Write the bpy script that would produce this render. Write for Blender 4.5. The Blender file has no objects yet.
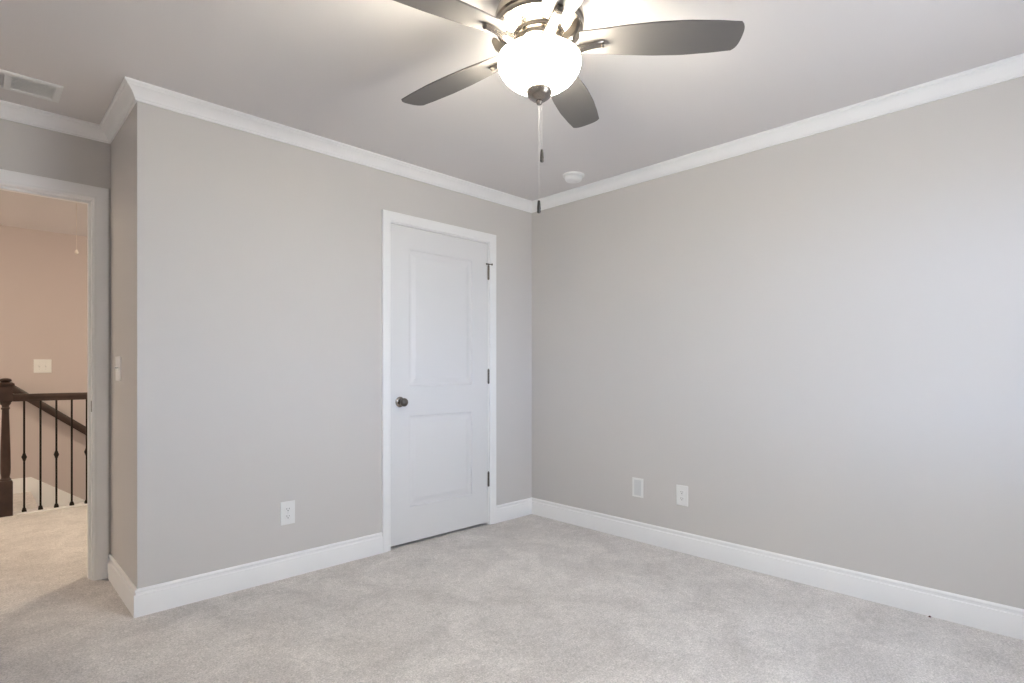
import bpy, bmesh, math, random
from mathutils import Vector, Matrix

random.seed(7)
SC = bpy.context.scene
COL = SC.collection
R = math.radians

# ------------------------------------------------------------------ camera
cam_d = bpy.data.cameras.new('camera')
cam_d.sensor_width = 36.0
cam_d.lens = 36.0 * 556.0 / 1024.0
cam_d.shift_y = (369.6 - 341.5) / 1024.0
cam_d.clip_start = 0.02
cam = bpy.data.objects.new('camera', cam_d)
COL.objects.link(cam)
cam.location = (-3.1722, -3.0325, 1.1332)
cam.rotation_euler = (R(90), 0, 0.7983 - math.pi / 2)
SC.camera = cam

# ------------------------------------------------------------------ world (overcast daylight outside the window)
SKY_STRENGTH = 10.0
world = bpy.data.worlds.new('daylight')
SC.world = world
world.use_nodes = True
wn = world.node_tree.nodes
wl = world.node_tree.links
bg = wn['Background']
tc = wn.new('ShaderNodeTexCoord')
sx = wn.new('ShaderNodeSeparateXYZ')
rp = wn.new('ShaderNodeValToRGB')
mr = wn.new('ShaderNodeMapRange')
mr.inputs['From Min'].default_value = -1.0
mr.inputs['From Max'].default_value = 1.0
wl.new(tc.outputs['Generated'], sx.inputs[0])
wl.new(sx.outputs['Z'], mr.inputs['Value'])
wl.new(mr.outputs[0], rp.inputs[0])
# position 0.5 is the horizon: pale ground below, bright haze low in the sky, deeper blue above
cr = rp.color_ramp
cr.elements[0].position = 0.0
cr.elements[0].color = (0.62, 0.65, 0.70, 1)
cr.elements[1].position = 1.0
cr.elements[1].color = (0.67, 0.82, 1.06, 1)
for pos, col in ((0.46, (0.66, 0.72, 0.80)), (0.50, (0.91, 1.16, 1.62)), (0.60, (0.91, 1.16, 1.62)), (0.66, (0.72, 0.86, 1.06))):
    e = cr.elements.new(pos)
    e.color = (*col, 1)
wl.new(rp.outputs[0], bg.inputs['Color'])
bg.inputs['Strength'].default_value = SKY_STRENGTH

# ------------------------------------------------------------------ exposure / colour
SC.view_settings.view_transform = 'Standard'
SC.view_settings.look = 'None'
SC.view_settings.exposure = 0.01
SC.view_settings.gamma = 1.0
SC.view_settings.use_curve_mapping = False
SC.cycles.diffuse_bounces = 8
SC.cycles.max_bounces = 12

# lamp strengths (the lamps themselves are built with the fan and the hall light)
FAN_BULB_W = 40.0
FAN_BOWL_E = 71.0
HALL_E = 142.0
LAMP_COL = (1.0, 0.87, 0.67)

# room dimensions
H = 2.44          # ceiling height
W = 2.622         # closet wall length
D = 0.680         # depth of the entry alcove
XL = -3.65        # left wall
YB = -3.55        # back wall
T = 0.115         # wall thickness
HALL_Y = 2.80     # stair railing line
STAIR_Y = 3.80    # far stair wall
WX0, WX1, WZ0, WZ1 = -1.85, -0.75, 0.80, 2.08   # window opening in the back wall


# ------------------------------------------------------------------ materials
def new_mat(name, color, rough=0.5, metal=0.0, bump=None, mottle=None, spec=0.5):
    m = bpy.data.materials.new(name)
    m.use_nodes = True
    nt = m.node_tree
    b = nt.nodes['Principled BSDF']
    b.inputs['Base Color'].default_value = (*color, 1)
    b.inputs['Roughness'].default_value = rough
    b.inputs['Metallic'].default_value = metal
    b.inputs['Specular IOR Level'].default_value = spec
    co = nt.nodes.new('ShaderNodeTexCoord')
    if mottle:
        scale, amt = mottle
        n = nt.nodes.new('ShaderNodeTexNoise')
        n.inputs['Scale'].default_value = scale
        n.inputs['Detail'].default_value = 4
        nt.links.new(co.outputs['Object'], n.inputs['Vector'])
        r = nt.nodes.new('ShaderNodeValToRGB')
        r.color_ramp.elements[0].position = 0.3
        r.color_ramp.elements[1].position = 0.7
        r.color_ramp.elements[0].color = (*[c * (1 - amt) for c in color], 1)
        r.color_ramp.elements[1].color = (*[min(1, c * (1 + amt)) for c in color], 1)
        nt.links.new(n.outputs['Fac'], r.inputs[0])
        nt.links.new(r.outputs[0], b.inputs['Base Color'])
    if bump:
        scale, strength, dist = bump
        n2 = nt.nodes.new('ShaderNodeTexNoise')
        n2.inputs['Scale'].default_value = scale
        n2.inputs['Detail'].default_value = 3
        nt.links.new(co.outputs['Object'], n2.inputs['Vector'])
        bp = nt.nodes.new('ShaderNodeBump')
        bp.inputs['Strength'].default_value = strength
        bp.inputs['Distance'].default_value = dist
        nt.links.new(n2.outputs['Fac'], bp.inputs['Height'])
        nt.links.new(bp.outputs[0], b.inputs['Normal'])
    return m


M = {}
M['wall'] = new_mat('greige_wall_paint', (0.650, 0.628, 0.610), 0.75, bump=(220, 0.12, 0.002), spec=0.2)
M['hall_wall'] = new_mat('hall_wall_paint', (0.585, 0.515, 0.50), 0.75, bump=(220, 0.12, 0.002), spec=0.3)
M['ceiling'] = new_mat('flat_ceiling_paint', (0.735, 0.71, 0.705), 0.9, bump=(160, 0.2, 0.002), spec=0.2)
M['trim'] = new_mat('white_trim_enamel', (0.92, 0.92, 0.92), 0.42, mottle=(6, 0.01))
M['door'] = new_mat('white_door_enamel', (0.79, 0.79, 0.795), 0.38, bump=(300, 0.05, 0.001))
M['plate'] = new_mat('white_plastic', (0.84, 0.84, 0.83), 0.3, mottle=(30, 0.01))
M['plate_grey'] = new_mat('pale_grey_plastic', (0.70, 0.71, 0.71), 0.35, mottle=(30, 0.01))  # slightly greyer plastic of inserts, screws, surrounds and test button
M['slot'] = new_mat('dark_slot', (0.05, 0.05, 0.05), 0.7, mottle=(60, 0.1))
M['nickel'] = new_mat('brushed_nickel', (0.33, 0.295, 0.26), 0.25, 1.0, bump=(400, 0.05, 0.001))
M['dark_nickel'] = new_mat('dark_pewter', (0.15, 0.135, 0.12), 0.32, 1.0, bump=(300, 0.05, 0.001))
M['fob'] = new_mat('dark_pewter_fob', (0.11, 0.10, 0.09), 0.35, 0.8, mottle=(200, 0.1))
M['chain'] = new_mat('pale_bead_chain', (0.80, 0.78, 0.74), 0.35, 0.3, mottle=(200, 0.05))
M['blade'] = new_mat('grey_blade_laminate', (0.14, 0.132, 0.128), 0.6, spec=0.3, bump=(60, 0.05, 0.001), mottle=(3, 0.04))
M['wood'] = new_mat('dark_stained_wood', (0.047, 0.025, 0.019), 0.40, mottle=(14, 0.25), bump=(60, 0.08, 0.001))
M['iron'] = new_mat('black_wrought_iron', (0.018, 0.014, 0.012), 0.45, 0.6, bump=(200, 0.15, 0.001))
M['vent'] = new_mat('white_vent_metal', (0.78, 0.78, 0.77), 0.45, mottle=(30, 0.01))
M['string'] = new_mat('white_cord', (0.74, 0.68, 0.62), 0.6, mottle=(300, 0.03))
M['debris'] = new_mat('brown_crumb', (0.10, 0.045, 0.03), 0.8, mottle=(300, 0.2))


def carpet_material():
    m = bpy.data.materials.new('cut_pile_carpet')
    m.use_nodes = True
    nt = m.node_tree
    L = nt.links
    b = nt.nodes['Principled BSDF']
    b.inputs['Roughness'].default_value = 1.0
    b.inputs['Specular IOR Level'].default_value = 0.05
    b.inputs['Sheen Weight'].default_value = 0.15
    b.inputs['Sheen Roughness'].default_value = 0.6
    co = nt.nodes.new('ShaderNodeTexCoord')

    def noise(scale, detail, rough=0.55, dist=0.0):
        n = nt.nodes.new('ShaderNodeTexNoise')
        n.inputs['Scale'].default_value = scale
        n.inputs['Detail'].default_value = detail
        n.inputs['Roughness'].default_value = rough
        n.inputs['Distortion'].default_value = dist
        L.new(co.outputs['Object'], n.inputs['Vector'])
        return n

    def ramp(src, p0, p1, c0, c1):
        r = nt.nodes.new('ShaderNodeValToRGB')
        r.color_ramp.elements[0].position = p0
        r.color_ramp.elements[1].position = p1
        r.color_ramp.elements[0].color = (*c0, 1)
        r.color_ramp.elements[1].color = (*c1, 1)
        L.new(src.outputs['Fac'], r.inputs[0])
        return r

    def mul(a, c, f=1.0):
        x = nt.nodes.new('ShaderNodeMix')
        x.data_type = 'RGBA'
        x.blend_type = 'MULTIPLY'
        x.inputs['Factor'].default_value = f
        L.new(a, x.inputs[6])
        L.new(c, x.inputs[7])
        return x.outputs[2]

    # brushed pile: broad patches where the nap lies one way or the other
    broad = ramp(noise(3.2, 5, 0.6, 0.8), 0.36, 0.66, (0.70, 0.665, 0.65), (0.87, 0.835, 0.815))
    mid = ramp(noise(23, 5, 0.7, 0.9), 0.3, 0.7, (0.86, 0.86, 0.85), (1.06, 1.06, 1.06))
    tuft = ramp(noise(65, 4, 0.75, 0.5), 0.3, 0.7, (0.84, 0.835, 0.83), (1.09, 1.09, 1.09))
    fine = ramp(noise(140, 3, 0.8), 0.32, 0.68, (0.66, 0.65, 0.64), (1.20, 1.20, 1.20))
    c = mul(mul(mul(broad.outputs[0], mid.outputs[0]), tuft.outputs[0]), fine.outputs[0])
    L.new(c, b.inputs['Base Color'])
    bp1 = nt.nodes.new('ShaderNodeBump')
    bp1.inputs['Strength'].default_value = 0.7
    bp1.inputs['Distance'].default_value = 0.006
    L.new(noise(170, 3, 0.7).outputs['Fac'], bp1.inputs['Height'])
    bp2 = nt.nodes.new('ShaderNodeBump')
    bp2.inputs['Strength'].default_value = 0.6
    bp2.inputs['Distance'].default_value = 0.02
    L.new(noise(11, 4, 0.6, 0.5).outputs['Fac'], bp2.inputs['Height'])
    L.new(bp2.outputs[0], bp1.inputs['Normal'])
    L.new(bp1.outputs[0], b.inputs['Normal'])
    return m


M['carpet'] = carpet_material()


def glow_material(name, color, strength):
    m = bpy.data.materials.new(name)
    m.use_nodes = True
    b = m.node_tree.nodes['Principled BSDF']
    b.inputs['Base Color'].default_value = (0.85, 0.83, 0.80, 1)
    b.inputs['Roughness'].default_value = 0.25
    b.inputs['Emission Color'].default_value = (*color, 1)
    b.inputs['Emission Strength'].default_value = strength
    return m


M['bowl'] = glow_material('lit_frosted_glass', (1.0, 0.95, 0.81), FAN_BOWL_E)
M['hall_glass'] = glow_material('lit_hall_glass', LAMP_COL, HALL_E)


def pane_material():
    m = bpy.data.materials.new('window_glass')
    m.use_nodes = True
    nt = m.node_tree
    nt.nodes.remove(nt.nodes['Principled BSDF'])
    out = nt.nodes['Material Output']
    tr = nt.nodes.new('ShaderNodeBsdfTransparent')
    gl = nt.nodes.new('ShaderNodeBsdfGlossy')
    gl.inputs['Roughness'].default_value = 0.02
    mx = nt.nodes.new('ShaderNodeMixShader')
    mx.inputs[0].default_value = 0.06
    nt.links.new(tr.outputs[0], mx.inputs[1])
    nt.links.new(gl.outputs[0], mx.inputs[2])
    nt.links.new(mx.outputs[0], out.inputs['Surface'])
    return m


M['pane'] = pane_material()


# ------------------------------------------------------------------ mesh helpers
def link_mesh(name, bm, mat, parent=None, smooth=False, recalc=True):
    if recalc:
        bmesh.ops.recalc_face_normals(bm, faces=bm.faces[:])
    me = bpy.data.meshes.new(name)
    bm.to_mesh(me)
    bm.free()
    if smooth is True:
        me.polygons.foreach_set('use_smooth', [True] * len(me.polygons))
    me.materials.append(mat)
    o = bpy.data.objects.new(name, me)
    COL.objects.link(o)
    if parent:
        o.parent = parent
    if smooth == 'auto':
        me.polygons.foreach_set('use_smooth', [True] * len(me.polygons))
        me.set_sharp_from_angle(angle=R(38))
    return o


def tag(o, label, cat, group=None, kind=None):
    o['label'] = label
    o['category'] = cat
    if group:
        o['group'] = group
    if kind:
        o['kind'] = kind
    return o


def thing(name, label, cat, loc=(0, 0, 0), rotz=0.0, group=None, kind=None):
    o = bpy.data.objects.new(name, None)
    o.empty_display_size = 0.1
    COL.objects.link(o)
    o.location = loc
    o.rotation_euler = (0, 0, rotz)
    return tag(o, label, cat, group, kind)


def add_box(bm, x0, x1, y0, y1, z0, z1, mat=None):
    v = [bm.verts.new(p) for p in ((x0, y0, z0), (x1, y0, z0), (x1, y1, z0), (x0, y1, z0),
                                   (x0, y0, z1), (x1, y0, z1), (x1, y1, z1), (x0, y1, z1))]
    if mat is not None:
        for q in v:
            q.co = mat @ q.co
    fs = []
    for f in ((0, 3, 2, 1), (4, 5, 6, 7), (0, 1, 5, 4), (1, 2, 6, 5), (2, 3, 7, 6), (3, 0, 4, 7)):
        fs.append(bm.faces.new([v[i] for i in f]))
    return v, fs


def rounded_box(bm, x0, x1, y0, y1, z0, z1, r, seg=2, mat=None):
    v, fs = add_box(bm, x0, x1, y0, y1, z0, z1, mat)
    edges = list({e for f in fs for e in f.edges})
    bmesh.ops.bevel(bm, geom=edges, offset=r, segments=seg, affect='EDGES', profile=0.5)


def add_lathe(bm, prof, seg=32, mat=None):
    """revolve (radius, z) about the z axis"""
    rings = []
    for r, z in prof:
        if r < 1e-6:
            p = Vector((0, 0, z))
            rings.append([bm.verts.new(mat @ p if mat is not None else p)])
        else:
            ring = []
            for i in range(seg):
                a = 2 * math.pi * i / seg
                p = Vector((r * math.cos(a), r * math.sin(a), z))
                ring.append(bm.verts.new(mat @ p if mat is not None else p))
            rings.append(ring)
    for a, b in zip(rings[:-1], rings[1:]):
        for i in range(seg):
            j = (i + 1) % seg
            if len(a) == 1 and len(b) == 1:
                continue
            if len(a) == 1:
                bm.faces.new((a[0], b[i], b[j]))
            elif len(b) == 1:
                bm.faces.new((a[i], a[j], b[0]))
            else:
                bm.faces.new((a[i], a[j], b[j], b[i]))
    for ring in (rings[0], rings[-1]):
        if len(ring) > 2:
            bm.faces.new(ring)


def add_prism(bm, poly, h0, h1, mat=None):
    """poly in local xy, extruded along local z"""
    a = [Vector((x, y, h0)) for x, y in poly]
    b = [Vector((x, y, h1)) for x, y in poly]
    if mat is not None:
        a = [mat @ p for p in a]
        b = [mat @ p for p in b]
    va = [bm.verts.new(p) for p in a]
    vb = [bm.verts.new(p) for p in b]
    n = len(poly)
    bm.faces.new(va[::-1])
    bm.faces.new(vb)
    for i in range(n):
        j = (i + 1) % n
        bm.faces.new((va[i], va[j], vb[j], vb[i]))


def add_rings(bm, rings, cap=True):
    """skin consecutive rings of points (same count)"""
    vs = [[bm.verts.new(p) for p in ring] for ring in rings]
    for a, b in zip(vs[:-1], vs[1:]):
        n = len(a)
        for i in range(n):
            j = (i + 1) % n
            bm.faces.new((a[i], a[j], b[j], b[i]))
    if cap:
        bm.faces.new(vs[0][::-1])
        bm.faces.new(vs[-1])


def sweep_bm(bm, frames, prof):
    """frames: list of (origin, axis_u, axis_v); prof: closed list of (u, v)"""
    add_rings(bm, [[o + u * a + v * b for a, b in prof] for o, u, v in frames])


def wall_run(p0, p1, prev=None, nxt=None):
    """frames for a moulding along p0->p1 with the room on the LEFT of travel, mitred with
    neighbouring wall points prev and nxt (None = square end)"""
    d = (p1 - p0).normalized()
    n = Vector((-d.y, d.x, 0))
    up = Vector((0, 0, 1))

    def mit(n1, n2):
        return (n1 + n2) / (1 + n1.dot(n2))
    n0 = n1 = n
    if prev is not None:
        e = (p0 - prev).normalized()
        n0 = mit(n, Vector((-e.y, e.x, 0)))
    if nxt is not None:
        e = (nxt - p1).normalized()
        n1 = mit(n, Vector((-e.y, e.x, 0)))
    return [(p0, n0, up), (p1, n1, up)]


V = lambda x, y, z=0.0: Vector((x, y, z))
# room outline, counter-clockwise seen from above (room on the left of travel)
PA, PB, PC, PD, PE, PF = V(0, 0), V(-W, 0), V(-W, D), V(XL, D), V(XL, YB), V(0, YB)

# ------------------------------------------------------------------ big structure
bm = bmesh.new()
add_box(bm, -5.2, 0.6, YB - T, HALL_Y + 0.06, -0.24, 0.0)
add_box(bm, -5.2, -2.77, HALL_Y + 0.06, STAIR_Y, -0.24, 0.0)
tag(link_mesh('floor', bm, M['carpet']), 'pale beige cut pile carpet covering the bedroom and hall floor', 'floor', kind='structure')

bm = bmesh.new()
add_box(bm, -5.2, 0.6, YB - T, STAIR_Y + T, H, H + 0.12)
tag(link_mesh('ceiling', bm, M['ceiling']), 'flat light grey painted ceiling above bedroom and hall', 'ceiling', kind='structure')


def wall(name, boxes, label, mat='wall'):
    b = bmesh.new()
    for q in boxes:
        add_box(b, *q)
    return tag(link_mesh(name, b, M[mat]), label, 'wall', kind='structure')


# closet door opening: slab -1.279 .. -0.462
DX0, DX1, DZ0, DZ1 = -1.279, -0.464, 0.020, 2.052
JT = 0.019
OX0, OX1, OZ1 = DX0 - 0.005 - JT, DX1 + 0.004 + JT, DZ1 + 0.005 + JT
wall('wall_closet', [(-W, OX0, 0, T, 0, H), (OX1, 0, 0, T, 0, H), (OX0, OX1, 0, T, OZ1, H)],
     'greige painted wall that holds the white closet door')
wall('wall_right', [(0, T, YB - T, D + T, 0, H)], 'long blank greige wall to the right of the corner')
wall('wall_alcove', [(-W, -W + T, T, D, 0, H)], 'short greige return wall beside the open doorway')
EX0, EX1, EZ1 = -3.50, -2.703, 2.046          # clear opening of the bedroom doorway
wall('wall_entry', [(XL - T, EX0 - JT, D, D + T, 0, H), (EX1 + JT, -W + T, D, D + T, 0, H), (EX0 - JT, EX1 + JT, D, D + T, EZ1 + JT, H)],
     'greige wall around the open doorway to the hall')
wall('wall_closet_rear', [(-W + T, 0, D, D + T, 0, H)], 'plain wall behind the closet along the hall')
wall('wall_left', [(XL - T, XL, YB - T, D, 0, H)], 'greige wall left of the camera')
wall('wall_back', [(XL, WX0, YB - T, YB, 0, H), (WX1, 0, YB - T, YB, 0, H), (WX0, WX1, YB - T, YB, 0, WZ0), (WX0, WX1, YB - T, YB, WZ1, H)],
     'greige wall with the daylight window behind the camera')
wall('wall_stair', [(-5.2, 0.6, STAIR_Y, STAIR_Y + T, -2.7, H)], 'warm beige wall behind the stairwell', 'hall_wall')
wall('wall_hall_left', [(-5.2 - T, -5.2, D, STAIR_Y + T, -0.24, H)], 'beige wall closing the far left end of the hall', 'hall_wall')
wall('wall_hall_right', [(0.6, 0.6 + T, D, STAIR_Y + T, -2.7, H)], 'beige wall closing the right end of the hall', 'hall_wall')
wall('wall_hall_near', [(-5.2, XL - T, D, D + T, 0, H), (T, 0.6, D, D + T, 0, H)], 'beige hall wall beside the bedroom', 'hall_wall')
wall('wall_stairwell', [(-2.77, 0.6, HALL_Y, HALL_Y + 0.06, -2.7, -0.24)], 'stairwell wall below the hall floor', 'hall_wall')

# ------------------------------------------------------------------ mouldings
CR = [(0, H - 0.0725), (0.009, H - 0.0725), (0.010, H - 0.064), (0.0135, H - 0.0615), (0.0150, H - 0.056), (0.019, H - 0.0475), (0.026, H - 0.037),
      (0.035, H - 0.027), (0.043, H - 0.0205), (0.0465, H - 0.019), (0.0475, H - 0.0145), (0.0525, H - 0.0135), (0.0560, H - 0.0095), (0.0560, H), (0, H)]
BB = [(0, 0), (0.0155, 0), (0.0155, 0.0965), (0.0148, 0.0985), (0.0130, 0.0995), (0.0085, 0.1000), (0.0078, 0.1030), (0.0078, 0.1090), (0.0084, 0.1120),
      (0.0100, 0.1135), (0.0104, 0.1165), (0.0096, 0.1195), (0.0062, 0.1235), (0.0040, 0.1257), (0, 0.1257)]


def moulding(name, prof, p0, p1, prev, nxt, label, cat):
    b = bmesh.new()
    sweep_bm(b, wall_run(p0, p1, prev, nxt), prof)
    return tag(link_mesh(name, b, M['trim'], smooth='auto'), label, cat, kind='structure')


outline = [PA, PB, PC, PD, PE, PF]
where = ['closet wall', 'short alcove return wall', 'entry wall above the doorway', 'left wall', 'window wall', 'long right wall']
for i in range(6):
    moulding('trim_%d' % (i + 1), CR, outline[i], outline[(i + 1) % 6], outline[i - 1], outline[(i + 2) % 6],
             'white crown moulding at the top of the ' + where[i], 'crown moulding')
CW = 0.060   # casing width
CXL, CXR = DX0 - 0.0065 - CW, DX1 + 0.011 + CW     # outer edges of the closet casing
moulding('baseboard_closet', BB, PA, V(CXR, 0), PF, None, 'short white baseboard between closet door and corner', 'baseboard')
moulding('baseboard_front', BB, V(CXL, 0), PB, None, PC, 'white baseboard left of the closet door', 'baseboard')
moulding('baseboard_alcove', BB, PB, PC, PA, None, 'white baseboard on the short alcove return wall', 'baseboard')
moulding('baseboard_left', BB, PD, PE, None, PF, 'white baseboard along the left wall', 'baseboard')
moulding('baseboard_back', BB, PE, PF, PD, PA, 'white baseboard under the window', 'baseboard')
moulding('baseboard_right', BB, PF, PA, PE, PB, 'long white baseboard along the right wall', 'baseboard')


def casing(bm, x0, x1, ztop, yface, w, outward=-1, z0=0.0):
    """three-sided mitred casing round an opening; x0,x1,ztop are its inner edges"""
    prof = [(0, 0), (0, 0.008), (0.004, 0.011), (0.010, 0.0112), (0.014, 0.0095), (0.020, 0.0110), (0.036, 0.0150), (0.052, 0.0172), (w - 0.004, 0.0175), (w, 0.015), (w, 0)]
    o = Vector((0, outward, 0))
    frames = [(V(x0, yface, z0), V(-1, 0, 0), o), (V(x0, yface, ztop), V(-1, 0, 1), o),
              (V(x1, yface, ztop), V(1, 0, 1), o), (V(x1, yface, z0), V(1, 0, 0), o)]
    sweep_bm(bm, frames, prof)


# closet door frame
b = bmesh.new()
casing(b, CXL + CW, CXR - CW, OZ1 - 0.012, 0.0, CW)
fr = tag(link_mesh('trim_7', b, M['trim'], smooth='auto'), 'white casing framing the closed closet door', 'door frame', kind='structure')
b = bmesh.new()
add_box(b, OX0, OX0 + JT, 0.0, T, 0, OZ1)
add_box(b, OX1 - JT, OX1, 0.0, T, 0, OZ1)
add_box(b, OX0 + JT, OX1 - JT, 0.0, T, OZ1 - JT, OZ1)
add_box(b, OX0 + JT, OX0 + JT + 0.012, 0.040, 0.075, 0, OZ1 - JT)
add_box(b, OX1 - JT - 0.012, OX1 - JT, 0.040, 0.075, 0, OZ1 - JT)
add_box(b, OX0 + JT + 0.012, OX1 - JT - 0.012, 0.040, 0.075, OZ1 - JT - 0.012, OZ1 - JT)
link_mesh('jamb', b, M['trim'], fr)

# bedroom doorway frame (its door swings out of the picture)
b = bmesh.new()
casing(b, EX0 - 0.004, EX1 + 0.004, EZ1 + 0.004, D, 0.066)
casing(b, EX0 - 0.004, EX1 + 0.004, EZ1 + 0.004, D + T, 0.066, 1)
fr2 = tag(link_mesh('trim_8', b, M['trim'], smooth='auto'), 'white casing framing the open bedroom doorway', 'door frame', kind='structure')
b = bmesh.new()
add_box(b, EX0 - JT, EX0, D, D + T, 0, EZ1 + JT)
add_box(b, EX1, EX1 + JT, D, D + T, 0, EZ1 + JT)
add_box(b, EX0, EX1, D, D + T, EZ1, EZ1 + JT)
add_box(b, EX1 - 0.011, EX1, D + 0.042, D + 0.078, 0, EZ1)
add_box(b, EX0, EX0 + 0.011, D + 0.042, D + 0.078, 0, EZ1)
add_box(b, EX0 + 0.011, EX1 - 0.011, D + 0.042, D + 0.078, EZ1 - 0.011, EZ1)
link_mesh('jamb', b, M['trim'], fr2)
b = bmesh.new()
rounded_box(b, EX1 - 0.0015, EX1, D + 0.006, D + 0.034, 0.905, 0.965, 0.0007, 1)
sp = link_mesh('strike_plate', b, M['nickel'], fr2)
sp['label'] = 'small metal strike plate'

# ------------------------------------------------------------------ closet door
door = thing('door_1', 'closed white two-panel closet door with dark metal knob', 'door', ((DX0 + DX1) / 2, 0.0, DZ0), kind='structure')
dw, dh = DX1 - DX0, DZ1 - DZ0


def panel_door_bm(w, h, thick, panels):
    """door slab, face towards -y at y=0; panels = (x0,x1,z0,z1) measured from the slab's lower left"""
    b = bmesh.new()
    off = lambda x, z, y: b.verts.new((x - w / 2, y, z))
    xs = sorted({0, w} | {p[0] for p in panels} | {p[1] for p in panels})
    zs = sorted({0, h} | {p[2] for p in panels} | {p[3] for p in panels})
    grid = {(i, k): off(x, z, 0) for i, x in enumerate(xs) for k, z in enumerate(zs)}
    steps = [(0.007, 0.0065), (0.019, 0.0075), (0.026, 0.0070), (0.052, 0.0012)]
    for i in range(len(xs) - 1):
        for k in range(len(zs) - 1):
            cell = (xs[i], xs[i + 1], zs[k], zs[k + 1])
            ring = [grid[i, k], grid[i + 1, k], grid[i + 1, k + 1], grid[i, k + 1]]
            if cell in panels:
                for s, dep in steps:
                    nr = [off(cell[0] + s, cell[2] + s, dep), off(cell[1] - s, cell[2] + s, dep),
                          off(cell[1] - s, cell[3] - s, dep), off(cell[0] + s, cell[3] - s, dep)]
                    for a in range(4):
                        c = (a + 1) % 4
                        b.faces.new((ring[a], ring[c], nr[c], nr[a]))
                    ring = nr
            b.faces.new(ring)
    # sides and back
    nx, nz = len(xs) - 1, len(zs) - 1
    loop = [grid[i, 0] for i in range(nx + 1)] + [grid[nx, k] for k in range(1, nz + 1)] + \
           [grid[i, nz] for i in range(nx - 1, -1, -1)] + [grid[0, k] for k in range(nz - 1, 0, -1)]
    back = [b.verts.new((v.co.x, thick, v.co.z)) for v in loop]
    n = len(loop)
    for a in range(n):
        c = (a + 1) % n
        b.faces.new((loop[a], back[a], back[c], loop[c]))
    b.faces.new(back)
    return b


pl, pr = 0.135, dw - 0.150
link_mesh('door_panel', panel_door_bm(dw, dh, 0.035, [(pl, pr, 0.225, 0.815), (pl, pr, 1.005, 1.890)]), M['door'], door)
# knob: rosette, neck and ball on the latch side
kx, kz = -dw / 2 + 0.066, 0.927 - DZ0
MT = Matrix.Translation((kx, 0, kz)) @ Matrix.Rotation(R(90), 4, 'X')
b = bmesh.new()
add_lathe(b, [(0, 0.066), (0.012, 0.065), (0.021, 0.061), (0.0265, 0.054), (0.0270, 0.047), (0.024, 0.040), (0.016, 0.034), (0.0115, 0.029), (0.0115, 0.006), (0, 0.006)], 32, MT)
knob = link_mesh('knob', b, M['dark_nickel'], door, smooth='auto')
knob['label'] = 'round dark pewter knob'
b = bmesh.new()
add_lathe(b, [(0, 0.010), (0.014, 0.010), (0.027, 0.0075), (0.0325, 0.004), (0.0335, 0.0), (0, 0.0)], 32, MT)
link_mesh('rosette', b, M['nickel'], knob, smooth='auto')
b = bmesh.new()
rounded_box(b, -dw / 2 - 0.0012, -dw / 2 + 0.0004, 0.004, 0.030, kz - 0.028, kz + 0.028, 0.0006, 1)
link_mesh('latch_plate', b, M['nickel'], door)
for n, hz in enumerate((1.842, 1.083, 0.334)):
    z0 = hz - DZ0
    b = bmesh.new()
    hx, hy = dw / 2 + 0.0020, -0.0065
    for q in range(5):
        add_lathe(b, [(0.0074, z0 - 0.050 + q * 0.020), (0.0074, z0 - 0.0305 + q * 0.020)], 14, Matrix.Translation((hx, hy, 0)))
    add_lathe(b, [(0, z0 - 0.055), (0.004, z0 - 0.054), (0.0055, z0 - 0.050), (0, z0 - 0.050)], 14, Matrix.Translation((hx, hy, 0)))
    add_lathe(b, [(0, z0 + 0.057), (0.004, z0 + 0.056), (0.0058, z0 + 0.050), (0, z0 + 0.050)], 14, Matrix.Translation((hx, hy, 0)))
    add_box(b, hx - 0.002, hx + 0.002, -0.004, 0.030, z0 - 0.050, z0 + 0.050)
    hg = link_mesh('hinge', b, M['dark_nickel'], door, smooth='auto')
    if n == 0:
        b = bmesh.new()
        zz = z0 + 0.060
        rounded_box(b, hx - 0.012, hx + 0.012, hy - 0.008, hy + 0.004, zz - 0.004, zz + 0.004, 0.0015, 1)
        RX = Matrix.Translation((hx, hy, zz)) @ Matrix.Rotation(R(90), 4, 'Y')
        add_lathe(b, [(0.0032, 0.0), (0.0032, 0.022), (0.007, 0.023), (0.0075, 0.029), (0.005, 0.031), (0, 0.031)], 14, RX @ Matrix.Rotation(R(25), 4, 'X'))
        add_lathe(b, [(0.0032, -0.016), (0.0032, 0.0)], 14, RX)
        add_lathe(b, [(0, -0.021), (0.006, -0.021), (0.006, -0.015), (0, -0.015)], 14, RX)
        st = link_mesh('hinge_pin_stop', b, M['dark_nickel'], hg, smooth='auto')

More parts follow.
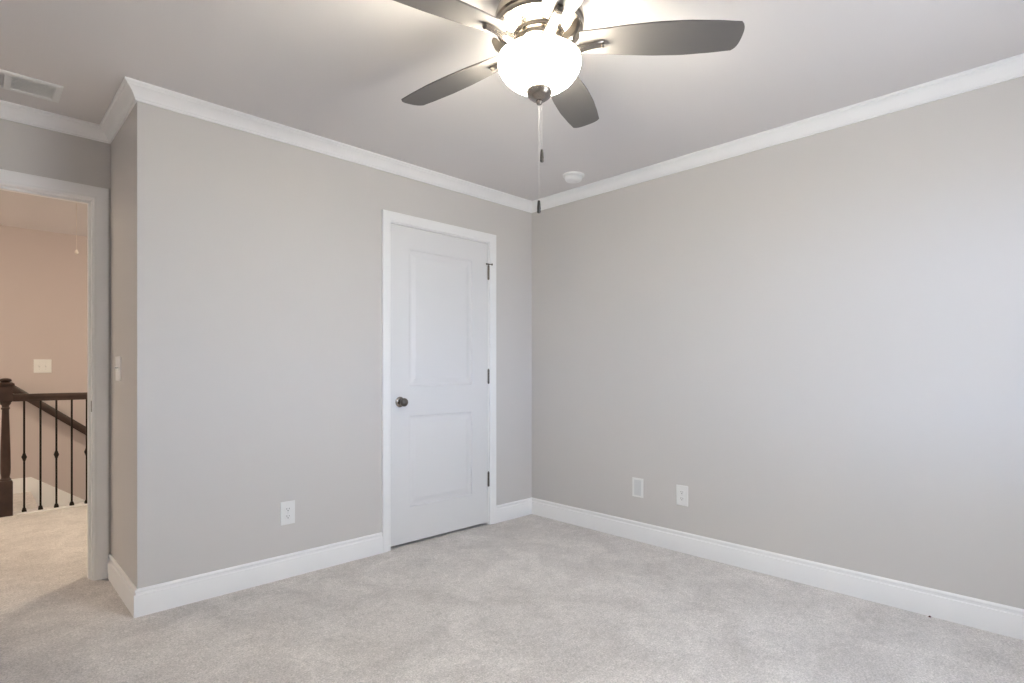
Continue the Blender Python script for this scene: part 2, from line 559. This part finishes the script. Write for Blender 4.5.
# ------------------------------------------------------------------ window behind the camera (source of the daylight)
win = thing('window_1', 'white double-hung window behind the camera letting in daylight', 'window', ((WX0 + WX1) / 2, YB, WZ0), kind='structure')
ww, wh = WX1 - WX0, WZ1 - WZ0
b = bmesh.new()
for q in ((-ww / 2, -ww / 2 + 0.03, 0, wh), (ww / 2 - 0.03, ww / 2, 0, wh), (-ww / 2 + 0.03, ww / 2 - 0.03, 0, 0.03), (-ww / 2 + 0.03, ww / 2 - 0.03, wh - 0.03, wh)):
    add_box(b, q[0], q[1], -T, 0, q[2], q[3])
link_mesh('window_frame', b, M['trim'], win)
for nm, y0, za, zb in (('upper_sash', -0.095, wh / 2 - 0.02, wh - 0.03), ('lower_sash', -0.060, 0.03, wh / 2 + 0.02)):
    b = bmesh.new()
    xa, xb = -ww / 2 + 0.03, ww / 2 - 0.03
    for q in ((xa, xa + 0.035, za, zb), (xb - 0.035, xb, za, zb), (xa + 0.035, xb - 0.035, za, za + 0.04), (xa + 0.035, xb - 0.035, zb - 0.04, zb)):
        add_box(b, q[0], q[1], y0, y0 + 0.03, q[2], q[3])
    s = link_mesh(nm, b, M['trim'], win)
    b = bmesh.new()
    add_box(b, xa + 0.035, xb - 0.035, y0 + 0.013, y0 + 0.017, za + 0.04, zb - 0.04)
    link_mesh('pane', b, M['pane'], s)
b = bmesh.new()
rounded_box(b, -ww / 2 - 0.09, ww / 2 + 0.09, 0.0, 0.045, -0.028, 0.0, 0.004, 2)
add_box(b, -ww / 2 - 0.07, ww / 2 + 0.07, 0.0, 0.016, -0.10, -0.028)
link_mesh('window_sill', b, M['trim'], win)
b = bmesh.new()
casing(b, -ww / 2, ww / 2, wh, 0.0, CW, 1)
link_mesh('window_casing', b, M['trim'], win, smooth='auto')

pd = bpy.data.lights.new('window_daylight_portal', 'AREA')
pd.shape = 'RECTANGLE'
pd.size, pd.size_y = ww, wh
pd.cycles.is_portal = True
po = bpy.data.objects.new('window_daylight_portal', pd)
COL.objects.link(po)
po.location = ((WX0 + WX1) / 2, YB - T - 0.01, (WZ0 + WZ1) / 2)
po.rotation_euler = (R(90), 0, 0)

# ------------------------------------------------------------------ ceiling fan
FX, FY, FZ = -1.786, -1.743, 2.44
fan = thing('ceiling_fan', 'five-blade ceiling fan with brushed nickel motor and lit white glass bowl', 'ceiling fan', (FX, FY, FZ))
z_ = lambda z: z - FZ
b = bmesh.new()
add_lathe(b, [(0, 0), (0.085, 0), (0.090, -0.010), (0.092, -0.030), (0.080, -0.042), (0.085, -0.050), (0.122, -0.062), (0.142, -0.085), (0.150, -0.110),
              (0.151, -0.130), (0.146, -0.136), (0.146, -0.142), (0.150, -0.146), (0.147, -0.156), (0.120, -0.163), (0.086, -0.167), (0.084, -0.178), (0, -0.178)], 64)
link_mesh('motor_housing', b, M['nickel'], fan, smooth='auto')
b = bmesh.new()
add_lathe(b, [(0, -0.178), (0.078, -0.178), (0.079, -0.186), (0.083, -0.190), (0.083, -0.205), (0.076, -0.209), (0.071, -0.214), (0.071, -0.226), (0.078, -0.232), (0.080, -0.240), (0, -0.240)], 48)
link_mesh('blade_hub', b, M['nickel'], fan, smooth='auto')

# glass bowl: hollow, open at the top
b = bmesh.new()
outer = [(r, 2.192 - (2.192 - z) * 0.845) for r, z in [(0.1340, 2.192), (0.1385, 2.188), (0.1410, 2.176), (0.1405, 2.162), (0.1355, 2.143), (0.1260, 2.124), (0.1120, 2.105), (0.0940, 2.089), (0.0720, 2.076), (0.0460, 2.067), (0.020, 2.063), (0, 2.0625)]]
inner = [(max(r - 0.004, 0), z + 0.003) for r, z in outer[::-1]]
inner[-1] = (0.1305, 2.192)
prof = [(r, z_(z)) for r, z in outer]
seg = 64
add_lathe(b, prof + [(r, z_(z)) for r, z in inner], seg)
for f in [f for f in b.faces if len(f.verts) == seg]:
    b.faces.remove(f)
bmesh.ops.remove_doubles(b, verts=b.verts[:], dist=1e-5)
bowl = link_mesh('glass_bowl', b, M['bowl'], fan, smooth='auto')
bowl['label'] = 'glowing white frosted glass bowl'
b = bmesh.new()   # fitter arms carrying the bowl rim, open between them
for k in range(3):
    a = R(30 + 120 * k)
    add_box(b, 0.070, 0.136, -0.009, 0.009, z_(2.1925), z_(2.2), Matrix.Rotation(a, 4, 'Z'))
add_lathe(b, [(0.066, z_(2.1925)), (0.066, z_(2.2005)), (0, z_(2.2005)), (0, z_(2.1925))], 32)
link_mesh('bowl_fitter', b, M['nickel'], fan, smooth='auto')
b = bmesh.new()
add_lathe(b, [(0, z_(2.084)), (0.0425, z_(2.084)), (0.0445, z_(2.081)), (0.0430, z_(2.071)), (0.036, z_(2.059)), (0.024, z_(2.050)), (0.011, z_(2.046)), (0.0105, z_(2.040)), (0.0075, z_(2.0345)), (0, z_(2.0330))], 32)
link_mesh('finial', b, M['nickel'], fan, smooth='auto')

BLADE_Z = 2.243
PITCH = -0.190


def blade_halfwidth(t):
    # t 0 at the root, 1 at the tip
    pts = [(0.0, 0.044), (0.12, 0.052), (0.30, 0.064), (0.5, 0.0720), (0.68, 0.0735), (0.85, 0.068), (1.0, 0.060)]
    for (a, wa), (c, wc) in zip(pts[:-1], pts[1:]):
        if t <= c:
            s = (t - a) / (c - a)
            s = s * s * (3 - 2 * s) * 0.35 + s * 0.65
            return wa + (wc - wa) * s
    return pts[-1][1]


def blade_bm():
    b = bmesh.new()
    r0, r1 = 0.135, 0.655
    up, lo = [], []
    n = 26
    for i in range(n + 1):
        t = i / n
        up.append((r0 + (r1 - r0) * t, blade_halfwidth(t)))
        lo.append((r0 + (r1 - r0) * t, -blade_halfwidth(t)))
    # gently bowed tip with small corner radii
    tip = []
    for i in range(1, 12):
        s = 1 - 2 * i / 12.0
        tip.append((r1 + 0.012 * (1 - abs(s) ** 5) + 0.006 * (1 - s * s), 0.060 * s))
    poly = up + tip + lo[::-1]
    th = 0.0055
    mt = Matrix.Translation((0, 0, z_(BLADE_Z))) @ Matrix.Rotation(PITCH, 4, 'X')
    add_prism(b, poly, -th / 2, th / 2, mt)
    return b


def iron_bm():
    """blade holder: half-round tapered finger under the blade plus the flat plate screwed to it"""
    b = bmesh.new()
    rings = []
    for x, zc, w, h in ((0.060, 2.213, 0.0204, 0.0153), (0.085, 2.209, 0.0204, 0.0145), (0.115, 2.212, 0.0191, 0.0136), (0.150, 2.222, 0.0170, 0.0127), (0.185, 2.2285, 0.0149, 0.0106),
                        (0.208, 2.2315, 0.0150, 0.0105), (0.217, 2.2335, 0.009, 0.006)):
        ring = []
        for q in range(12):
            a = math.pi + math.pi * q / 11
            ring.append(Vector((x, w * math.cos(a), z_(zc) + 0.004 + h * math.sin(a) * 1.0)))
        # flat top follows the pitched blade
        rings.append(ring)
    sh = [[Vector((p.x, p.y, p.z + math.tan(PITCH) * p.y)) for p in ring] for ring in rings]
    add_rings(b, sh)
    return b


def cap_bm():
    b = bmesh.new()
    mt = Matrix.Translation((0.2135, 0, z_(2.2305))) @ Matrix.Rotation(R(78), 4, 'Y')
    add_lathe(b, [(0, 0.006), (0.006, 0.0055), (0.0095, 0.002), (0.0105, -0.003), (0, -0.003)], 16, mt)
    return b


def tab_bm():
    """dark teardrop bracket between two blades"""
    b = bmesh.new()
    poly = [(0.066, 0.000), (0.090, -0.012), (0.125, -0.006), (0.150, 0.012), (0.163, 0.040), (0.158, 0.052), (0.146, 0.050), (0.130, 0.030), (0.105, 0.016), (0.075, 0.012)]
    mt = Matrix.Translation((0, 0, z_(2.214))) @ Matrix.Rotation(R(90), 4, 'X')
    add_prism(b, poly, -0.007, 0.007, mt)
    bmesh.ops.bevel(b, geom=b.edges[:], offset=0.002, segments=2, affect='EDGES')
    return b


PHI0 = R(-47.8)
first = None
for k in range(5):
    rot = PHI0 + R(72) * k
    if first is None:
        bl = link_mesh('blade', blade_bm(), M['blade'], fan, smooth='auto')
        ir = link_mesh('blade_iron', iron_bm(), M['nickel'], bl, smooth='auto')
        cp = link_mesh('iron_cap', cap_bm(), M['dark_nickel'], bl, smooth='auto')
        tb = link_mesh('side_bracket', tab_bm(), M['dark_nickel'], fan, smooth='auto')
        first = (bl, ir, cp, tb)
    else:
        bl = first[0].copy(); COL.objects.link(bl); bl.parent = fan
        for s in first[1:3]:
            c = s.copy(); COL.objects.link(c); c.parent = bl
        tb = None
        if k != 3:
            tb = first[3].copy(); COL.objects.link(tb); tb.parent = fan
    bl.rotation_euler = (0, 0, rot)
    if tb:
        tb.rotation_euler = (0, 0, rot + R(36))


def pull_chain(dx, dy, ztop, zbot):
    b = bmesh.new()
    z = ztop
    while z > zbot + 0.046:
        bmesh.ops.create_icosphere(b, subdivisions=1, radius=0.0011, matrix=Matrix.Translation((dx, dy, z_(z))))
        z -= 0.0042
    add_lathe(b, [(0.0004, z_(ztop)), (0.0004, z_(zbot + 0.044))], 6, Matrix.Translation((dx, dy, 0)))
    c = link_mesh('pull_chain', b, M['chain'], fan)
    b = bmesh.new()
    zb = z_(zbot)
    add_lathe(b, [(0, zb), (0.0050, zb + 0.001), (0.0068, zb + 0.005), (0.0068, zb + 0.009), (0.0058, zb + 0.010), (0.0064, zb + 0.016), (0.0054, zb + 0.032), (0.0040, zb + 0.043), (0, zb + 0.045)], 16, Matrix.Translation((dx, dy, 0)))
    f = link_mesh('fob', b, M['fob'], c, smooth='auto')
    f['label'] = 'dark tapered pull fob'


pull_chain(0.0068, -0.0060, 2.045, 1.838)
pull_chain(-0.0022, -0.0004, 2.045, 1.664)


def point_light(name, loc, w, col, size, parent=None):
    ld = bpy.data.lights.new(name, 'POINT')
    ld.energy = w
    ld.color = col
    ld.shadow_soft_size = size
    lo = bpy.data.objects.new(name, ld)
    COL.objects.link(lo)
    lo.location = loc
    lo.parent = parent
    return lo


for k in range(3):
    a = R(90 + 120 * k)
    point_light('fan_bulb_light', (0.085 * math.cos(a), 0.085 * math.sin(a), z_(2.150)), FAN_BULB_W / 3, LAMP_COL, 0.022, fan)

# ------------------------------------------------------------------ smoke detector and ceiling register
sd = thing('smoke_detector', 'round white smoke detector on the ceiling near the corner', 'smoke detector', (-0.268, -0.645, H))
b = bmesh.new()
add_lathe(b, [(0, 0), (0.072, 0), (0.072, -0.007), (0.069, -0.011), (0, -0.011)], 40)
link_mesh('base', b, M['plate'], sd, smooth='auto')
b = bmesh.new()
add_lathe(b, [(0, -0.010), (0.058, -0.010), (0.0585, -0.013), (0.056, -0.0135), (0.056, -0.019), (0.0585, -0.020), (0.057, -0.030), (0.050, -0.039), (0.036, -0.0435), (0, -0.045)], 40)
cv = link_mesh('cover', b, M['plate'], sd, smooth='auto')
b = bmesh.new()
add_lathe(b, [(0, -0.046), (0.008, -0.046), (0.009, -0.044), (0, -0.043)], 20, Matrix.Translation((0.018, -0.010, 0.0015)))
link_mesh('test_button', b, M['plate_grey'], sd, smooth='auto')

vx0, vx1, vy0, vy1 = -3.240, -2.863, 0.250, 0.458
vt = thing('ceiling_vent', 'white louvered air vent on the ceiling above the doorway', 'vent', ((vx0 + vx1) / 2, (vy0 + vy1) / 2, H))
hw, hd = (vx1 - vx0) / 2, (vy1 - vy0) / 2
b = bmesh.new()
bw = 0.028
rect = lambda s, z: [Vector((-hw + s, -hd + s, z)), Vector((hw - s, -hd + s, z)), Vector((hw - s, hd - s, z)), Vector((-hw + s, hd - s, z))]
add_rings(b, [rect(0, 0), rect(0, -0.003), rect(0.004, -0.007), rect(bw - 0.004, -0.009), rect(bw, -0.006), rect(bw, 0)], cap=False)
add_box(b, -0.012, 0.012, -hd + bw, hd - bw, -0.0095, -0.001)
link_mesh('frame', b, M['vent'], vt)
b = bmesh.new()
for side in (-1, 1):
    for q in range(9):
        yy = -hd + bw + 0.008 + q * (2 * hd - 2 * bw - 0.016) / 8
        xa, xb = (0.012, hw - bw) if side > 0 else (-hw + bw, -0.012)
        mt = Matrix.Translation((0, yy, -0.0045)) @ Matrix.Rotation(R(10), 4, 'X')
        add_box(b, xa, xb, -0.0086, 0.0086, -0.0006, 0.0006, mt)
link_mesh('louver', b, M['vent'], vt)
b = bmesh.new()
add_box(b, -hw + bw, hw - bw, -hd + bw, hd - bw, -0.0006, 0)
link_mesh('duct_opening', b, M['vent'], vt)


# ------------------------------------------------------------------ wall plates
def plate_bm(w, h, t=0.0055):
    b = bmesh.new()
    rounded_box(b, -w / 2, w / 2, -t, 0.0, -h / 2, h / 2, 0.0026, 2)
    return b


def small_screw(x, z, parent, y=-0.0055):
    b = bmesh.new()
    add_lathe(b, [(0, 0.0012), (0.0025, 0.0010), (0.0032, 0.0), (0, 0)], 14, Matrix.Translation((x, y, z)) @ Matrix.Rotation(R(90), 4, 'X'))
    link_mesh('screw', b, M['plate_grey'], parent, smooth='auto')


def duplex(name, label, loc, rotz, group=None):
    t = thing(name, label, 'outlet', loc, rotz, group)
    link_mesh('cover_plate', plate_bm(0.080, 0.126), M['plate'], t)
    for s in (-1, 1):
        b = bmesh.new()
        zc = s * 0.0195
        poly = []
        for q in range(32):
            a = 2 * math.pi * q / 32
            poly.append((0.0172 * math.cos(a), max(-0.0135, min(0.0135, 0.0172 * math.sin(a)))))
        add_prism(b, poly, 0.0055, 0.0072, Matrix.Translation((0, 0, zc)) @ Matrix.Rotation(R(90), 4, 'X'))
        rc = link_mesh('receptacle', b, M['plate'], t)
        b = bmesh.new()
        for xx, hh in ((-0.0065, 0.0085), (0.0065, 0.0070)):
            add_box(b, xx - 0.0011, xx + 0.0011, -0.0074, -0.0070, zc + 0.0035 - hh / 2, zc + 0.0035 + hh / 2)
        add_lathe(b, [(0, 0.0074), (0.0026, 0.0074), (0.0026, 0.0070), (0, 0.0070)], 14, Matrix.Translation((0, 0, zc - 0.0070)) @ Matrix.Rotation(R(90), 4, 'X'))
        link_mesh('slot', b, M['slot'], rc)
    small_screw(0, 0, t)
    return t


duplex('outlet', 'white duplex outlet low on the wall left of the closet door', (-1.930, 0, 0.351), 0)
duplex('outlet', 'white duplex outlet on the right wall, second plate from the corner', (0, -1.296, 0.351), R(-90))

jk = thing('wall_plate', 'white flat-insert wall plate on the right wall, first from the corner', 'wall plate', (0, -0.975, 0.351), R(-90))
link_mesh('cover_plate', plate_bm(0.084, 0.126), M['plate'], jk)
b = bmesh.new()
rounded_box(b, -0.0270, 0.0270, -0.0068, -0.0045, -0.0510, 0.0510, 0.001, 1)
link_mesh('insert', b, M['plate_grey'], jk)


def toggle(parent, x):
    b = bmesh.new()
    rounded_box(b, x - 0.0052, x + 0.0052, -0.0062, -0.004, -0.012, 0.012, 0.0008, 1)
    o = link_mesh('switch_surround', b, M['plate_grey'], parent)
    b = bmesh.new()
    rounded_box(b, x - 0.0042, x + 0.0042, -0.0170, -0.003, -0.004, 0.005, 0.0015, 2, Matrix.Rotation(R(-22), 4, 'X'))
    link_mesh('toggle', b, M['plate'], o)


sw = thing('light_switch', 'white light switch on the short alcove return wall', 'light switch', (-W, 0.440, 1.138), R(-90))
link_mesh('cover_plate', plate_bm(0.124, 0.126), M['plate'], sw)
for xx in (-0.023, 0.023):
    toggle(sw, xx)
sw = thing('light_switch', 'white double switch plate on the beige hall wall above the railing', 'light switch', (-2.684, STAIR_Y, 1.166), 0)
link_mesh('cover_plate', plate_bm(0.130, 0.128), M['plate'], sw)
for xx in (-0.023, 0.023):
    toggle(sw, xx)
    small_screw(xx, 0.030, sw)
    small_screw(xx, -0.030, sw)

# ------------------------------------------------------------------ stair railing in the hall
rail = thing('stair_railing', 'dark wood railing with black iron balusters along the hall stairwell', 'railing', (-2.976, HALL_Y, 0))
b = bmesh.new()
hb = 0.0415


def sq(bm_, prof):
    add_rings(bm_, [[Vector((-r, -r, z)), Vector((r, -r, z)), Vector((r, r, z)), Vector((-r, r, z))] for r, z in prof])


sq(b, [(hb, 0.0), (hb, 0.262), (hb - 0.005, 0.270), (hb - 0.012, 0.274)])
add_lathe(b, [(0.026, 0.270), (0.034, 0.276), (0.034, 0.284), (0.027, 0.290), (0.025, 0.300), (0.030, 0.330), (0.0315, 0.380), (0.030, 0.480), (0.026, 0.640), (0.0225, 0.780), (0.0215, 0.820),
              (0.026, 0.828), (0.027, 0.836), (0.022, 0.843), (0.0235, 0.855), (0.032, 0.866), (0.034, 0.876), (0.030, 0.884)], 24)
sq(b, [(hb - 0.010, 0.880), (hb, 0.888), (hb, 1.000), (hb - 0.004, 1.006)])
sq(b, [(hb + 0.004, 1.006), (hb + 0.010, 1.014), (hb + 0.010, 1.024), (hb - 0.004, 1.034)])
add_lathe(b, [(0.020, 1.032), (0.028, 1.038), (0.037, 1.046), (0.037, 1.054), (0.028, 1.063), (0.012, 1.067), (0, 1.068)], 24)
link_mesh('newel_post', b, M['wood'], rail, smooth='auto')
b = bmesh.new()
RL = 3.40
prof = [(-0.021, 0.884), (0.021, 0.884), (0.024, 0.895), (0.024, 0.905), (0.031, 0.915), (0.031, 0.928), (0.022, 0.942), (-0.022, 0.942), (-0.031, 0.928), (-0.031, 0.915), (-0.024, 0.905), (-0.024, 0.895)]
add_rings(b, [[Vector((x, y, z)) for y, z in prof] for x in (hb, RL)])
link_mesh('handrail', b, M['wood'], rail, smooth='auto')


def baluster_bm():
    b = bmesh.new()
    sq(b, [(0.0064, 0.012), (0.0064, 0.890)])
    return b


def shoe_bm():
    b = bmesh.new()
    sq(b, [(0.0150, 0.012), (0.0150, 0.022), (0.0100, 0.040), (0.0085, 0.042)])
    return b


def knuckle_bm():
    b = bmesh.new()
    sq(b, [(0.0066, 0.412), (0.0095, 0.418), (0.0095, 0.423), (0.0160, 0.440), (0.0160, 0.446), (0.0095, 0.463), (0.0095, 0.468), (0.0066, 0.474)])
    return b


base_bal = link_mesh('baluster', baluster_bm(), M['iron'], rail)
base_shoe = link_mesh('baluster_shoe', shoe_bm(), M['iron'], base_bal)
base_kn = link_mesh('knuckle', knuckle_bm(), M['iron'], base_bal)
x0b = -2.867 + 2.976
for i in range(12):
    if i == 0:
        bb = base_bal
    else:
        bb = base_bal.copy(); COL.objects.link(bb); bb.parent = rail
        c = base_shoe.copy(); COL.objects.link(c); c.parent = bb
        if i % 2 == 0:
            c = base_kn.copy(); COL.objects.link(c); c.parent = bb
    bb.location = (x0b + i * 0.0988, 0, 0)
    if i % 2 == 0:
        bb['label'] = 'black iron baluster with a central knuckle'
    else:
        bb['label'] = 'plain straight black iron baluster'

b = bmesh.new()
rounded_box(b, -5.2, -2.976 - hb, HALL_Y - 0.035, HALL_Y + 0.075, 0.0, 0.012, 0.003, 2)
rounded_box(b, -2.976 + hb, 0.6, HALL_Y - 0.035, HALL_Y + 0.075, 0.0, 0.012, 0.003, 2)
tag(link_mesh('trim_9', b, M['trim']), 'white curb strip under the iron balusters', 'trim', kind='structure')

# stairs going down to the right, skirt board and wall handrail
SL = 0.70
b = bmesh.new()
run = 0.26
for i in range(9):
    xa = -2.77 + i * run
    add_box(b, xa, xa + run + 0.02, HALL_Y + 0.075, STAIR_Y - 0.018, -2.6, -0.182 * (i + 1))
tag(link_mesh('staircase', b, M['carpet']), 'carpeted stairs descending behind the iron railing', 'stairs')
b = bmesh.new()
xk, xe = -2.765, 0.6
sk = [(-5.2, 0.0), (-2.79, 0.0), (-2.77, -0.10), (xe, -0.22 - SL * (xe - xk)), (xe, 0.132 - SL * (xe - xk)), (xk, 0.132), (-5.2, 0.132)]
add_prism(b, sk, -STAIR_Y, -STAIR_Y + 0.016, Matrix.Rotation(R(90), 4, 'X'))
tag(link_mesh('trim_10', b, M['trim']), 'white stair skirt board on the wall behind the railing', 'trim', kind='structure')

hrl = thing('handrail', 'dark wood handrail sloping down the beige stair wall', 'handrail', (-2.90, STAIR_Y, 0.965))
b = bmesh.new()
ang = math.atan(0.80)
rp_ = [(-0.020, -0.034), (0.020, -0.034), (0.026, -0.015), (0.026, 0.015), (0.018, 0.032), (-0.018, 0.032), (-0.026, 0.015), (-0.026, -0.015)]
frames = []
for s in (-0.05, 2.9):
    frames.append((Vector((s * math.cos(ang), -0.065, -s * math.sin(ang))), Vector((0, 1, 0)), Vector((math.sin(ang), 0, math.cos(ang)))))
sweep_bm(b, frames, rp_)
link_mesh('rail', b, M['wood'], hrl, smooth='auto')
for s in (0.75, 1.9):
    b = bmesh.new()
    px, pz = s * math.cos(ang), -s * math.sin(ang)
    add_lathe(b, [(0, 0.006), (0.022, 0.005), (0.026, 0.0), (0, 0)], 20, Matrix.Translation((px, 0, pz - 0.085)) @ Matrix.Rotation(R(90), 4, 'X'))
    pts = [Vector((px, -0.004, pz - 0.085)), Vector((px, -0.045, pz - 0.085)), Vector((px, -0.062, pz - 0.075)), Vector((px, -0.065, pz - 0.030))]
    rr = []
    for i, p in enumerate(pts):
        d = (pts[min(i + 1, 3)] - pts[max(i - 1, 0)]).normalized()
        n = d.cross(Vector((1, 0, 0)))
        rr.append([p + Vector((1, 0, 0)) * 0.006 * math.cos(2 * math.pi * q / 10) + n * 0.006 * math.sin(2 * math.pi * q / 10) for q in range(10)])
    add_rings(b, rr)
    link_mesh('bracket', b, M['dark_nickel'], hrl, smooth='auto')

# attic pull cord in the hall
pc = thing('pull_cord', 'thin white pull cord with a small knob hanging from the hall ceiling', 'pull cord', (-2.626, 2.0, H))
b = bmesh.new()
add_lathe(b, [(0.0012, 0.0), (0.0012, -0.452)], 8)
link_mesh('cord', b, M['string'], pc)
b = bmesh.new()
add_lathe(b, [(0, -0.446), (0.004, -0.448), (0.008, -0.456), (0.0115, -0.466), (0.0100, -0.474), (0.004, -0.479), (0, -0.480)], 16)
link_mesh('cord_knob', b, M['string'], pc, smooth='auto')

# flush ceiling lamp that lights the hall
hl = thing('ceiling_light', 'round flush frosted ceiling lamp near the left end of the hall', 'ceiling light', (-4.55, 2.55, H), 0, 'hall ceiling lamps')
b = bmesh.new()
add_lathe(b, [(0, 0), (0.150, 0), (0.155, -0.010), (0.150, -0.025), (0, -0.025)], 40)
lb = link_mesh('base', b, M['nickel'], hl, smooth='auto')
b = bmesh.new()
add_lathe(b, [(0, -0.024), (0.140, -0.025), (0.138, -0.045), (0.115, -0.065), (0.070, -0.080), (0, -0.085)], 40)
ls = link_mesh('lamp_shade', b, M['hall_glass'], hl, smooth='auto')
h2 = hl.copy(); COL.objects.link(h2); h2.location = (-1.50, 1.90, H)  # second lamp, added out of view to split and even the hall light
h2['label'] = 'added unseen flush lamp behind the closet that evens the hall light'
for q in (lb, ls):
    c = q.copy(); COL.objects.link(c); c.parent = h2

# small brown scrap on the carpet edge by the long baseboard
b = bmesh.new()
bmesh.ops.create_icosphere(b, subdivisions=2, radius=0.006)
for v in b.verts:
    v.co *= 0.75 + 0.5 * random.random()
    v.co.z = v.co.z * 0.6 + 0.003
sc_ = tag(link_mesh('carpet_scrap', b, M['debris']), 'tiny brown scrap on the carpet against the right baseboard', 'scrap')
sc_.location = (-0.026, -2.545, 0.0)
